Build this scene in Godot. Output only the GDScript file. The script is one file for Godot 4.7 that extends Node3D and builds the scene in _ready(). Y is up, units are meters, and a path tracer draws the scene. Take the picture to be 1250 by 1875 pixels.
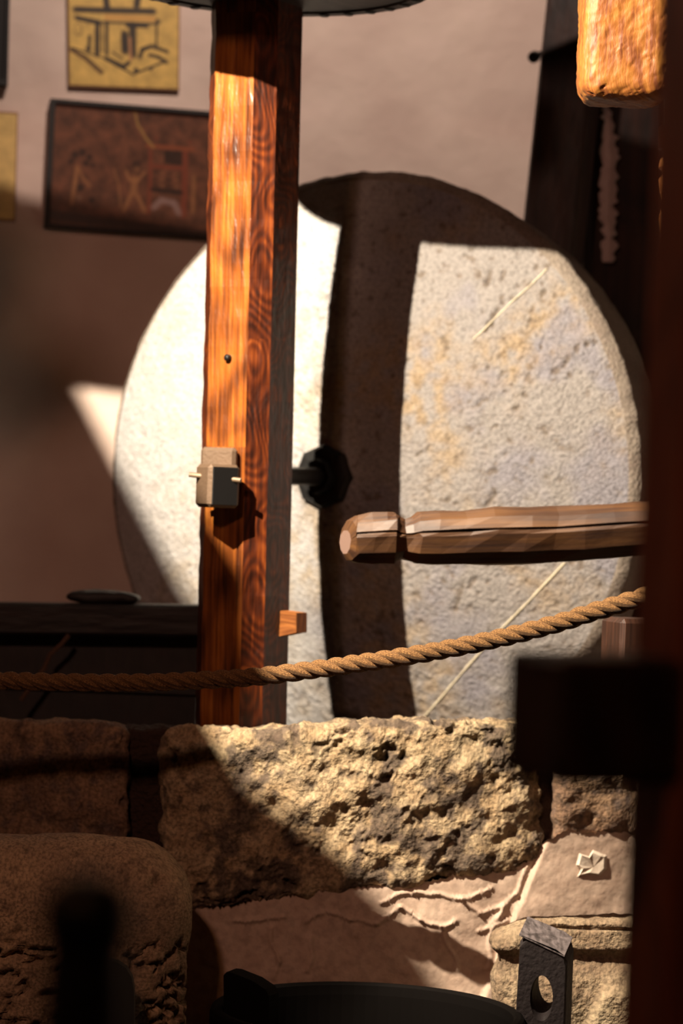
extends Node3D
# An old stone mill: an upright millstone behind a wooden post, seen over the rim of its basin.

const FOV := 22.0
var F := 937.5 / tan(deg_to_rad(FOV / 2.0))        # focal length in pixels of the 1250 x 1875 frame
var ROLL := deg_to_rad(2.2)
var EYE := Vector3(0, 1.55, 0)
var names := {}
var M := {}

# the millstone's own frame: centre of its rim, right, up and axle directions
const STONE_R := 0.661
const DOME := 0.135
var SC: Vector3
var SU: Vector3
var SV: Vector3
var SN: Vector3
# the back wall
var WALL_P: Vector3
var WALL_N: Vector3
var WALL_U: Vector3


func _ready() -> void:
	# ---------------------------------------------------------------- camera, environment, lights
	var cam := Camera3D.new()
	cam.name = "camera"
	cam.position = EYE
	cam.rotation = Vector3(0, 0, ROLL)
	cam.fov = FOV
	cam.near = 0.05
	cam.far = 40.0
	var attr := CameraAttributesPhysical.new()
	attr.frustum_focal_length = 90.0
	attr.frustum_focus_distance = 4.5
	attr.exposure_aperture = 2.6
	attr.exposure_multiplier = 1.0
	cam.attributes = attr
	add_child(cam)
	cam.fov = FOV
	cam.current = true
	var env := Environment.new()
	env.background_mode = Environment.BG_COLOR
	env.background_color = Color(0.0, 0.0, 0.0)
	env.tonemap_mode = Environment.TONE_MAPPER_LINEAR
	env.tonemap_exposure = 1.0
	env.sdfgi_enabled = true
	env.ssao_enabled = true
	env.ssil_enabled = true
	var we := WorldEnvironment.new()
	we.name = "world_environment"
	we.environment = env
	add_child(we)

	SC = at(653.6, 872.8, 5.7)
	var yaw := 0.5308
	var tilt := -0.0297
	SU = Vector3(cos(yaw), 0, sin(yaw))
	SN = Vector3(-sin(yaw) * cos(tilt), sin(tilt), cos(yaw) * cos(tilt))
	SV = SN.cross(SU)
	var wyaw := deg_to_rad(10.0)
	WALL_P = at(500, 500, 6.3)
	WALL_U = Vector3(cos(wyaw), 0, -sin(wyaw))
	WALL_N = Vector3(sin(wyaw), 0, cos(wyaw))

	var warm := Color(1.0, 0.93, 0.83)
	spot_lamp("spot_lamp", "black ceiling spotlight aimed at the millstone", KEY_AT, Vector3(0.66, 1.74, -5.5), 33.0, 0.35, 31.0, warm, 0.01)
	spot_lamp("spot_lamp", "small dim ceiling spotlight farther right than the bright one", Vector3(-0.98, 3.1, -1.15), Vector3(-0.1, 1.7, -5.8), 34.0, 0.9, 2.25, Color(1.0, 0.77, 0.68), 0.10)
	spot_lamp("spot_lamp", "high ceiling spotlight washing the rear wall above the added beam", Vector3(-0.05, 4.2, -4.5), Vector3(0.0, 2.3, -6.3), 31.0, 0.8, 5.2, Color(1.0, 0.90, 0.83), 0.03)

	spot_lamp("spot_lamp", "dim warm lamp added behind the camera to brighten the nearer things", Vector3(-0.9, 3.3, -0.6), Vector3(0.0, 0.8, -4.6), 42.0, 0.8, 0.75, Color(1.0, 0.66, 0.42), 0.05)  # fill lamp added behind the camera to lift the dim foreground

	materials()
	room()
	millstone()
	basin()
	post_and_axle()
	wheel()
	pictures()
	right_timbers()
	left_trough()
	lever()
	rope()
	log_block()
	slab()
	cauldron()
	foreground()


const KEY_AT := Vector3(-1.12, 3.1, -3.37)


# ==================================================================== helpers
func at(px: float, py: float, d: float) -> Vector3:
	var x := (px - 625.0) / F * d
	var y := -(py - 937.5) / F * d
	return EYE + Vector3(x * cos(ROLL) - y * sin(ROLL), x * sin(ROLL) + y * cos(ROLL), -d)


func on_wall(px: float, py: float, off := 0.0) -> Vector3:
	var d := at(px, py, 1.0) - EYE
	var t := (WALL_P + WALL_N * off - EYE).dot(WALL_N) / d.dot(WALL_N)
	return EYE + d * t


func dome_h(r: float) -> float:
	var q := minf(r / 0.64, 1.0)
	return DOME * (1.0 - q * q)


func on_stone(px: float, py: float) -> Vector2:     # where a sight line meets the face, in the face's own two axes
	var d := at(px, py, 1.0) - EYE
	var lo := 4.6
	var hi := 6.6
	for i in 40:
		var m := (lo + hi) / 2.0
		var p := EYE + d * m - SC
		var r := Vector2(p.dot(SU), p.dot(SV)).length()
		if p.dot(SN) > dome_h(r):
			lo = m
		else:
			hi = m
	var q := EYE + d * lo - SC
	return Vector2(q.dot(SU), q.dot(SV))


func face_pt(a: Vector2, lift := 0.0) -> Vector3:
	return SC + SU * a.x + SV * a.y + SN * (dome_h(a.length()) + lift)


func poly(pts: Array, x: float) -> float:           # piecewise smooth height of an outline
	if x <= pts[0][0]:
		return pts[0][1]
	for i in pts.size() - 1:
		if x <= pts[i + 1][0]:
			var t: float = (x - pts[i][0]) / (pts[i + 1][0] - pts[i][0])
			return lerpf(pts[i][1], pts[i + 1][1], t * t * (3.0 - 2.0 * t) * 0.5 + t * 0.5)
	return pts[-1][1]


func numbered(called: String) -> String:
	if not names.has(called):
		names[called] = 0
		return called
	names[called] += 1
	return "%s_%03d" % [called, names[called]]


func thing(called: String, label: String, category: String, base: Vector3, group := "") -> Node3D:
	var o := Node3D.new()
	o.name = numbered(called)
	add_child(o)
	o.position = base
	o.set_meta("label", label)
	o.set_meta("category", category)
	if group:
		o.set_meta("group", group)
	return o


class Soup:
	var v := PackedVector3Array()
	var uv := PackedVector2Array()
	var col := PackedColorArray()
	var idx := PackedInt32Array()

	func vert(p: Vector3, t := Vector2.ZERO, c := Color.WHITE) -> int:
		v.append(p)
		uv.append(t)
		col.append(c)
		return v.size() - 1

	func quad(a: int, b: int, c: int, d: int) -> void:
		idx.append_array(PackedInt32Array([a, b, c, a, c, d]))

	# rows x columns of points already added from «first»
	func net(first: int, nu: int, nv: int, wrap_u := false) -> void:
		var w := nu if wrap_u else nu + 1
		for j in nv:
			for i in nu:
				var a := first + j * w + i
				var b := first + j * w + (i + 1) % w
				quad(a, b, b + w, a + w)

	func poly_fan(pts: Array, s := 1.0) -> void:
		var first := v.size()
		for p in pts:
			vert(p, Vector2(p.x, p.y) * s)
		for i in range(1, pts.size() - 1):
			idx.append_array(PackedInt32Array([first, first + i, first + i + 1]))

	# straight prism between two loops, with ends and flat faces
	func prism(a: Array, b: Array) -> void:
		var n := a.size()
		var run := 0.0
		for i in n:
			var k := (i + 1) % n
			var w: float = (a[k] - a[i]).length()
			var l: float = (b[i] - a[i]).length()
			var f := v.size()
			vert(a[i], Vector2(run, 0))
			vert(a[k], Vector2(run + w, 0))
			vert(b[k], Vector2(run + w, l))
			vert(b[i], Vector2(run, l))
			run += w
			quad(f, f + 1, f + 2, f + 3)
		poly_fan(a)
		poly_fan(b)

	func box(c: Vector3, h: Vector3, basis := Basis(), bev := 0.0) -> void:
		# a box with chamfered long edges (along y of the basis)
		var k := bev
		var o: Array = [Vector2(-h.x + k, h.z), Vector2(h.x - k, h.z), Vector2(h.x, h.z - k), Vector2(h.x, -h.z + k), Vector2(h.x - k, -h.z), Vector2(-h.x + k, -h.z), Vector2(-h.x, -h.z + k), Vector2(-h.x, h.z - k)]
		if k == 0.0:
			o = [Vector2(-h.x, h.z), Vector2(h.x, h.z), Vector2(h.x, -h.z), Vector2(-h.x, -h.z)]
		if k == 0.0:
			var a0 := []
			var b0 := []
			for p in o:
				a0.append(c + basis * Vector3(p.x, -h.y, p.y))
				b0.append(c + basis * Vector3(p.x, h.y, p.y))
			prism(a0, b0)
			return
		var rings := []
		for lv in [[-h.y, k], [-h.y + k, 0.0], [h.y - k, 0.0], [h.y, k]]:
			var ring := []
			for p in o:
				var q := Vector2(clampf(p.x, -h.x + lv[1], h.x - lv[1]), clampf(p.y, -h.z + lv[1], h.z - lv[1]))
				ring.append(c + basis * Vector3(q.x, lv[0], q.y))
			rings.append(ring)
		for i in 3:
			for j in 8:
				var m := (j + 1) % 8
				var f := v.size()
				var y0: float = (rings[i][j] - rings[0][j]).length()
				var y1: float = (rings[i + 1][j] - rings[0][j]).length()
				vert(rings[i][j], Vector2(j * 0.1, y0))
				vert(rings[i][m], Vector2(j * 0.1 + 0.1, y0))
				vert(rings[i + 1][m], Vector2(j * 0.1 + 0.1, y1))
				vert(rings[i + 1][j], Vector2(j * 0.1, y1))
				quad(f, f + 1, f + 2, f + 3)
		poly_fan(rings[0])
		poly_fan(rings[3])

	# a profile of (radius, height) turned about the y of the transform
	func lathe(profile: Array, n: int, x: Transform3D) -> void:
		var first := v.size()
		for p in profile:
			for i in n:
				var t := TAU * i / n
				vert(x * Vector3(p[0] * cos(t), p[1], p[0] * sin(t)), Vector2(t / TAU, p[1]))
		net(first, n, profile.size() - 1, true)

	# a tube along points, radius by callable or number
	func tube(path: Array, r: float, n := 10, caps := true) -> void:
		var first := v.size()
		var up := Vector3.UP
		var run := 0.0
		for k in path.size():
			var d: Vector3 = (path[mini(k + 1, path.size() - 1)] - path[maxi(k - 1, 0)]).normalized()
			var s := d.cross(up)
			if s.length() < 0.05:
				s = d.cross(Vector3.RIGHT)
			s = s.normalized()
			var q := s.cross(d)
			if k > 0:
				run += (path[k] - path[k - 1]).length()
			for i in n:
				var t := TAU * i / n
				vert(path[k] + (s * cos(t) + q * sin(t)) * r, Vector2(float(i) / n, run))
		net(first, n, path.size() - 1, true)
		if caps:
			var a := vert(path[0])
			var b := vert(path[-1])
			var l := first + (path.size() - 1) * n
			for i in n:
				idx.append_array(PackedInt32Array([a, first + (i + 1) % n, first + i, b, l + i, l + (i + 1) % n]))

	# mesh; smooth joins normals of points that coincide; toward turns an open sheet to face that way
	func mesh(origin: Vector3, smooth: bool, toward := Vector3.ZERO) -> ArrayMesh:
		var vv := v
		var uu := uv
		var cc := col
		var ii := idx
		if not smooth:
			vv = PackedVector3Array()
			uu = PackedVector2Array()
			cc = PackedColorArray()
			for k in idx:
				vv.append(v[k])
				uu.append(uv[k])
				cc.append(col[k])
			ii = PackedInt32Array(range(idx.size()))
		var nrm := PackedVector3Array()
		nrm.resize(vv.size())
		var score := 0.0
		var mid := Vector3.ZERO
		for p in vv:
			mid += p
		mid /= maxf(1.0, vv.size())
		for k in range(0, ii.size(), 3):
			var a := vv[ii[k]]
			var n := (vv[ii[k + 2]] - a).cross(vv[ii[k + 1]] - a)      # clockwise is the front
			nrm[ii[k]] += n
			nrm[ii[k + 1]] += n
			nrm[ii[k + 2]] += n
			score += n.dot(toward) if toward != Vector3.ZERO else n.dot(a - mid)
		if score < 0.0:
			for k in range(0, ii.size(), 3):
				var t := ii[k + 1]
				ii[k + 1] = ii[k + 2]
				ii[k + 2] = t
			for k in nrm.size():
				nrm[k] = -nrm[k]
		if smooth:
			var sums := {}
			for k in vv.size():
				var key := Vector3i((vv[k] * 50000.0).round())
				sums[key] = sums.get(key, Vector3.ZERO) + nrm[k]
			for k in vv.size():
				nrm[k] = sums[Vector3i((vv[k] * 50000.0).round())]
		for k in nrm.size():
			nrm[k] = nrm[k].normalized()
			vv[k] -= origin
		var a := []
		a.resize(Mesh.ARRAY_MAX)
		a[Mesh.ARRAY_VERTEX] = vv
		a[Mesh.ARRAY_NORMAL] = nrm
		a[Mesh.ARRAY_TEX_UV] = uu
		a[Mesh.ARRAY_COLOR] = cc
		a[Mesh.ARRAY_INDEX] = ii
		var m := ArrayMesh.new()
		m.add_surface_from_arrays(Mesh.PRIMITIVE_TRIANGLES, a)
		return m


func part(o: Node3D, called: String, s: Soup, mat: Material, smooth := false, toward := Vector3.ZERO) -> MeshInstance3D:
	var m := MeshInstance3D.new()
	m.name = called
	var origin := o.position if o != self else Vector3.ZERO
	if o.get_parent() != self and o != self:
		origin = o.get_parent().position          # a sub-part: its part sits at the thing's base
	m.mesh = s.mesh(origin, smooth, toward)
	m.material_override = mat
	o.add_child(m, true)
	return m


func structure(called: String, s: Soup, mat: Material) -> MeshInstance3D:
	var m := part(self, called, s, mat)
	m.set_meta("kind", "structure")
	return m


func noise(freq: float, sd: int, kind := 0, octaves := 4) -> FastNoiseLite:
	var n := FastNoiseLite.new()
	n.seed = sd
	n.frequency = freq
	n.noise_type = [FastNoiseLite.TYPE_SIMPLEX_SMOOTH, FastNoiseLite.TYPE_CELLULAR, FastNoiseLite.TYPE_PERLIN][kind]
	n.fractal_type = FastNoiseLite.FRACTAL_FBM if octaves > 1 else FastNoiseLite.FRACTAL_NONE
	n.fractal_octaves = octaves
	if kind == 1:
		n.cellular_return_type = FastNoiseLite.RETURN_DISTANCE
	return n


# a rounded block: cells of about «cell» metres, shaped by «place» (point in -1..1, outward normal) -> [position, colour]
func block(half: Vector3, rad: float, cell: float, place: Callable) -> Soup:
	var s := Soup.new()
	for ax in 3:
		for sg in [-1.0, 1.0]:
			var b := (ax + 1) % 3
			var c := (ax + 2) % 3
			var nb := clampi(int(2.0 * half[b] / cell), 2, 420)
			var nc := clampi(int(2.0 * half[c] / cell), 2, 420)
			var first := s.v.size()
			for j in nc + 1:
				for i in nb + 1:
					var p := Vector3.ZERO
					p[ax] = half[ax] * sg
					p[b] = half[b] * (2.0 * i / nb - 1.0)
					p[c] = half[c] * (2.0 * j / nc - 1.0)
					var q := p.clamp(-half + Vector3.ONE * rad, half - Vector3.ONE * rad)
					var n := (p - q).normalized()
					var r: Array = place.call((q + n * rad) / half, n)
					s.vert(r[0], Vector2(r[0].x, r[0].y), r[1])
			# each face wound outwards
			for j in nc:
				for i in nb:
					var a := first + j * (nb + 1) + i
					if sg > 0.0:
						s.quad(a, a + nb + 1, a + nb + 2, a + 1)
					else:
						s.quad(a, a + 1, a + nb + 2, a + nb + 1)
	return s


# ==================================================================== materials
func ramp(stops: Array) -> Gradient:
	var g := Gradient.new()
	var off := PackedFloat32Array()
	var c := PackedColorArray()
	for s in stops:
		off.append(s[0])
		c.append(s[1])
	g.offsets = off
	g.colors = c
	return g


func noise_tex(n: FastNoiseLite, size: int, stops: Array = []) -> NoiseTexture2D:
	var t := NoiseTexture2D.new()
	t.width = size
	t.height = size
	t.seamless = true
	t.noise = n
	if stops:
		t.color_ramp = ramp(stops)
	return t


func plain(c: Color, rough: float, metal := 0.0) -> StandardMaterial3D:
	var m := StandardMaterial3D.new()
	m.albedo_color = c
	m.roughness = rough
	m.metallic = metal
	return m


func tri(m: StandardMaterial3D, scale: float) -> StandardMaterial3D:
	m.uv1_triplanar = true
	m.uv1_world_triplanar = true
	m.uv1_scale = Vector3.ONE * scale
	return m


# long-grained wood, u across and v along the grain
func wood_tex(w: int, h: int, sd: int, stops: Array, rings: float, wander: float, bump := false) -> ImageTexture:
	var g := ramp(stops)
	var big := noise(1.0, sd, 0, 2)
	var fine := noise(1.0, sd + 1, 0, 2)
	var hair := noise(1.0, sd + 2, 2, 1)
	var im := Image.create(w, h, false, Image.FORMAT_RGB8)
	for y in h:
		var v := float(y) / h
		for x in w:
			var u := float(x) / w
			var k := big.get_noise_2d(u * 1.6, v * 2.2) * wander
			var r := sin((u + k) * rings + k * 9.0) * 0.5 + 0.5
			var f := fine.get_noise_2d(u * 26.0, v * 3.0)
			var t := hair.get_noise_2d(u * 120.0, v * 6.0)
			var val := clampf(0.30 + 0.36 * r + 0.36 * f + 0.22 * t + 0.25 * big.get_noise_2d(u * 3.0 + 7.0, v * 5.0), 0.0, 1.0)
			im.set_pixel(x, y, Color(val, val, val) if bump else g.sample(val))
	return ImageTexture.create_from_image(im)


func wood_mat(sd: int, stops: Array, rings: float, wander: float, rough: float, scale: Vector2, relief: float) -> StandardMaterial3D:
	var m := plain(Color.WHITE, rough)
	m.albedo_texture = wood_tex(256, 768, sd, stops, rings, wander)
	m.uv1_scale = Vector3(scale.x, scale.y, 1)
	m.heightmap_enabled = true
	m.heightmap_texture = noise_tex(noise(0.02, sd + 9, 0, 5), 512)
	m.heightmap_scale = relief
	return m


func stone_mat(rough: float, size: float, relief: float, sd: int, lo: float) -> StandardMaterial3D:
	var m := plain(Color.WHITE, rough)
	m.vertex_color_use_as_albedo = true
	m.albedo_texture = noise_tex(noise(0.03, sd, 0, 5), 512, [[0.25, Color(lo, lo, lo)], [0.6, Color(1, 1, 1)]])
	m.heightmap_enabled = true
	m.heightmap_texture = noise_tex(noise(0.035, sd + 1, 0, 5), 512)
	m.heightmap_scale = relief
	return tri(m, 1.0 / size)


func materials() -> void:
	var pl := plain(Color.WHITE, 0.9)
	pl.albedo_texture = noise_tex(noise(0.008, 3, 0, 4), 512, [[0.2, Color(0.80, 0.71, 0.665)], [0.8, Color(0.86, 0.78, 0.73)]])
	pl.heightmap_enabled = true
	pl.heightmap_texture = noise_tex(noise(0.02, 4, 0, 4), 512)
	pl.heightmap_scale = 0.4
	M.plaster = tri(pl, 0.7)
	M.ceiling = plain(Color(0.30, 0.24, 0.20), 0.9)
	M.floor = tri(plain(Color(0.30, 0.25, 0.21), 0.8), 1.0)
	M.floor.albedo_texture = noise_tex(noise(0.03, 5), 256, [[0.2, Color(0.7, 0.7, 0.7)], [0.8, Color(1, 1, 1)]])
	M.millstone = stone_mat(0.88, 0.16, 0.35, 11, 0.82)
	M.rubble = stone_mat(0.95, 0.16, 0.3, 21, 0.7)
	M.slab = stone_mat(0.95, 0.12, 0.15, 31, 0.7)
	M.skirt = stone_mat(0.75, 0.35, 0.12, 41, 0.9)
	M.mortar = tri(plain(Color(0.20, 0.13, 0.09), 1.0), 5.0)
	M.mortar.heightmap_enabled = true
	M.mortar.heightmap_texture = noise_tex(noise(0.05, 51), 256)
	M.mortar.heightmap_scale = 1.0
	M.vein = plain(Color(0.80, 0.76, 0.66), 0.6)
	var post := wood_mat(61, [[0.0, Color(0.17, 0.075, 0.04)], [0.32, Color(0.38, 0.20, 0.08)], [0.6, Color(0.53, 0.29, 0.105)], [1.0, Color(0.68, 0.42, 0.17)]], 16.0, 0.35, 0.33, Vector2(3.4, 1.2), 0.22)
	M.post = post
	M.heart = wood_mat(66, [[0.0, Color(0.13, 0.05, 0.025)], [0.4, Color(0.26, 0.105, 0.04)], [0.75, Color(0.38, 0.17, 0.06)], [1.0, Color(0.50, 0.25, 0.09)]], 26.0, 1.1, 0.36, Vector2(3.4, 1.6), 0.10)  # darker red-brown; on the right side it puts shade into the colour
	M.dark_wood = wood_mat(71, [[0.0, Color(0.07, 0.035, 0.025)], [0.5, Color(0.15, 0.08, 0.055)], [1.0, Color(0.22, 0.12, 0.08)]], 30.0, 0.4, 0.55, Vector2(2.0, 0.8), 0.15)
	M.fore = wood_mat(73, [[0.0, Color(0.40, 0.22, 0.17)], [1.0, Color(0.60, 0.35, 0.28)]], 22.0, 0.4, 0.6, Vector2(2.0, 0.8), 0.1)
	M.black_wood = wood_mat(76, [[0.0, Color(0.05, 0.03, 0.025)], [1.0, Color(0.13, 0.075, 0.055)]], 30.0, 0.4, 0.6, Vector2(2.0, 0.8), 0.15)
	M.lever = wood_mat(81, [[0.0, Color(0.17, 0.09, 0.04)], [0.5, Color(0.27, 0.165, 0.07)], [1.0, Color(0.36, 0.235, 0.105)]], 20.0, 0.3, 0.55, Vector2(1.0, 1.0), 0.06)
	M.end_grain = plain(Color(0.42, 0.33, 0.29), 0.7)
	M.brown = wood_mat(86, [[0.0, Color(0.14, 0.075, 0.045)], [1.0, Color(0.30, 0.18, 0.12)]], 20.0, 0.3, 0.5, Vector2(3.0, 1.0), 0.06)
	M.log = wood_mat(91, [[0.0, Color(0.38, 0.19, 0.075)], [0.5, Color(0.52, 0.31, 0.105)], [1.0, Color(0.60, 0.40, 0.15)]], 18.0, 0.3, 0.6, Vector2(5.0, 2.0), 0.12)
	M.wedge = wood_mat(96, [[0.0, Color(0.48, 0.27, 0.12)], [1.0, Color(0.74, 0.47, 0.23)]], 26.0, 0.3, 0.6, Vector2(6.0, 2.0), 0.1)
	M.iron = plain(Color(0.12, 0.105, 0.10), 0.5, 0.4)
	M.iron.heightmap_enabled = true
	M.iron.heightmap_texture = noise_tex(noise(0.05, 101), 256)
	M.iron.heightmap_scale = 0.25
	tri(M.iron, 6.0)
	M.pale_iron = plain(Color(0.50, 0.42, 0.33), 0.5, 0.2)
	M.nut = tri(plain(Color(0.42, 0.34, 0.27), 0.55, 0.3), 8.0)
	M.nut.heightmap_enabled = true
	M.nut.heightmap_texture = M.iron.heightmap_texture
	M.nut.heightmap_scale = 0.06
	M.black = plain(Color(0.05, 0.045, 0.045), 0.5)
	M.soot = plain(Color(0.06, 0.05, 0.045), 0.8)
	M.soot.metallic_specular = 0.15
	M.lug = tri(plain(Color(0.17, 0.15, 0.15), 0.6), 6.0)
	M.lug.metallic_specular = 0.2
	M.pale_cap = tri(plain(Color(0.47, 0.43, 0.43), 0.9), 9.0)  # pale grey with a random mottle
	M.pale_cap.albedo_texture = noise_tex(noise(0.03, 121, 0, 4), 256, [[0.25, Color(0.45, 0.43, 0.42)], [0.65, Color(1, 1, 1)]])
	M.lug.heightmap_enabled = true
	M.lug.heightmap_texture = M.iron.heightmap_texture
	M.lug.heightmap_scale = 0.12
	var rp := plain(Color(0.60, 0.44, 0.26), 0.95)
	rp.albedo_texture = noise_tex(noise(0.06, 111, 0, 3), 256, [[0.25, Color(0.55, 0.5, 0.45)], [0.7, Color(1, 1, 1)]])
	rp.uv1_scale = Vector3(3, 14, 1)
	rp.heightmap_enabled = true
	rp.heightmap_texture = rp.albedo_texture
	rp.heightmap_scale = 0.2
	M.rope = rp
	M.lamp = plain(Color(0.03, 0.03, 0.03), 0.4)


# ==================================================================== the room
func slab_box(lo: Vector3, hi: Vector3) -> Soup:
	var s := Soup.new()
	s.box((lo + hi) / 2.0, (hi - lo) / 2.0)
	return s


func room() -> void:
	structure("floor", slab_box(Vector3(-3.2, -0.2, -8.0), Vector3(3.2, 0.0, 3.2)), M.floor)
	structure("ceiling", slab_box(Vector3(-3.2, 4.6, -8.0), Vector3(3.2, 4.8, 3.2)), M.ceiling)
	structure("wall_left", slab_box(Vector3(-3.2, 0.0, -8.0), Vector3(-3.0, 4.6, 3.0)), M.plaster)
	structure("wall_right", slab_box(Vector3(3.0, 0.0, -8.0), Vector3(3.2, 4.6, 3.0)), M.plaster)
	structure("wall_front", slab_box(Vector3(-3.2, 0.0, 3.0), Vector3(3.2, 4.6, 3.2)), M.plaster)
	var s := Soup.new()
	var c := Vector3(WALL_P.x, 2.3, WALL_P.z) - WALL_N * 0.1
	s.box(c, Vector3(3.6, 2.3, 0.1), Basis(WALL_U, Vector3.UP, WALL_N))
	structure("wall_back", s, M.plaster)
	# beam added out of view above the frame to keep the wall spotlight off the mill
	var o := thing("unseen_beam", "dark beam added out of view behind the overhead wheel to cut off the wall spotlight", "beam", Vector3(0, 2.70, -5.31), "ceiling beams")
	var b := Soup.new()
	b.box(Vector3(0, 2.815, -5.31), Vector3(0.115, 2.98, 0.31), Basis(Vector3.UP, Vector3.RIGHT, Vector3.FORWARD), 0.01)
	part(o, "timber", b, M.black_wood)
	var o2 := thing("unseen_beam", "dark unseen ceiling tie beam nearer the camera, just above the overhead wheel", "beam", Vector3(0, 2.645, -4.4), "ceiling beams")
	var b2 := Soup.new()
	b2.box(Vector3(-0.2, 2.96, -4.485), Vector3(0.24, 2.75, 0.085), Basis(Vector3.UP, Vector3.RIGHT, Vector3.FORWARD), 0.004)  # unseen beam, made tall to stop the bright spotlight passing over it
	part(o2, "timber", b2, M.black_wood)
	var cb := Soup.new()
	cb.box(Vector3(-1.37, 2.68, -4.46), Vector3(0.5, 0.043, 0.06))  # block added under the beam to lower its shadow edge on the wall
	part(o2, "added_block", cb, M.black_wood)
	# unseen board, added and shaped to cut the bright spotlight off at its lower left
	var n := Vector3(0.854, 0.513, -0.0835).normalized()
	var g := (at(330, 1065, 5.6) - KEY_AT).normalized()
	g = (g - n * g.dot(n)).normalized()
	var e := n.cross(g)
	var mid := KEY_AT + (g - n * 0.14) * 0.75
	var hb := thing("added_board", "dark board added out of view, its wavy edge shaped to cut the bright spotlight", "plank", mid)
	var hs := Soup.new()
	var front := []
	var rear := []
	for q in [[0.32, 0.0], [0.06, -0.006], [-0.06, 0.0], [-0.10, 0.030], [-0.165, 0.032], [-0.19, 0.012], [-0.225, -0.012], [-0.26, -0.048], [-0.31, -0.045], [-0.35, -0.012], [-0.385, 0.006], [-0.46, 0.012], [-0.46, -0.22], [0.32, -0.22]]:
		front.append(KEY_AT + (g + e * q[0] + n * q[1]) * 0.75)
		rear.append(front[-1] + g * 0.014)
	var flat := PackedVector2Array()
	for q in front:
		flat.append(Vector2((q - mid).dot(e), (q - mid).dot(n)))
	for i in front.size():
		var k := (i + 1) % front.size()
		var f := hs.v.size()
		for q in [front[i], front[k], rear[k], rear[i]]:
			hs.vert(q)
		hs.quad(f, f + 1, f + 2, f + 3)
	var tr := Geometry2D.triangulate_polygon(flat)
	for side in [front, rear]:
		var f := hs.v.size()
		for q in side:
			hs.vert(q, Vector2((q - mid).dot(n), (q - mid).dot(e)))
		for i in range(0, tr.size(), 3):
			if side == front:
				hs.idx.append_array(PackedInt32Array([f + tr[i], f + tr[i + 1], f + tr[i + 2]]))
			else:
				hs.idx.append_array(PackedInt32Array([f + tr[i], f + tr[i + 2], f + tr[i + 1]]))
	part(hb, "plank", hs, M.black_wood)
	for k in [-0.3, 0.2]:
		var q: Vector3 = mid + e * k - n * 0.02
		var rod := Soup.new()
		rod.tube([q, Vector3(q.x - (4.6 - q.y) * 0.68, 4.6, q.z)], 0.006, 8)
		part(hb, "rod", rod, M.black, true)


func spot_lamp(called: String, label: String, where: Vector3, aim: Vector3, cone: float, blend: float, energy: float, tint: Color, size: float) -> void:
	if not M.has("lamp_black"):
		M.lamp_black = plain(Color(0.03, 0.03, 0.03), 0.4)
	var d := (aim - where).normalized()
	var o := thing(called, label, "spotlight", where - d * 0.16, "ceiling spotlights")
	var x := Transform3D(Basis(Quaternion(Vector3.UP, d)), where)
	var s := Soup.new()
	s.lathe([[0.0, -0.16], [0.03, -0.16], [0.045, -0.145], [0.05, -0.02], [0.047, -0.02], [0.042, -0.14], [0.0, -0.14]], 28, x)
	part(o, "housing", s, M.lamp_black, false)
	var g := StandardMaterial3D.new()
	g.albedo_color = Color(0.9, 0.9, 0.9)
	g.emission_enabled = true
	g.emission = tint
	g.emission_energy_multiplier = 1.0
	var l := Soup.new()
	l.lathe([[0.0, -0.04], [0.04, -0.04], [0.04, -0.046], [0.0, -0.046]], 24, x)
	part(o, "lens", l, g)
	var st := Soup.new()
	var q := where - d * 0.09 + Vector3(0, 0.02, 0)
	st.tube([q, Vector3(q.x, 4.62, q.z)], 0.009, 10)
	part(o, "stem", st, M.lamp_black, true)
	var sp := SpotLight3D.new()
	sp.name = numbered("lamp_light")
	sp.position = where
	sp.basis = Basis.looking_at(d, Vector3.UP)
	sp.spot_angle = cone
	sp.spot_angle_attenuation = blend
	sp.spot_range = 14.0
	sp.spot_attenuation = 2.0
	sp.light_energy = energy
	sp.light_color = tint
	sp.light_size = size
	sp.shadow_enabled = true
	add_child(sp)


# ==================================================================== the millstone
func seg_dist(p: Vector2, a: Vector2, b: Vector2) -> float:
	var t := clampf((p - a).dot(b - a) / maxf((b - a).length_squared(), 1e-9), 0.0, 1.0)
	return p.distance_to(a + (b - a) * t)


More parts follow.
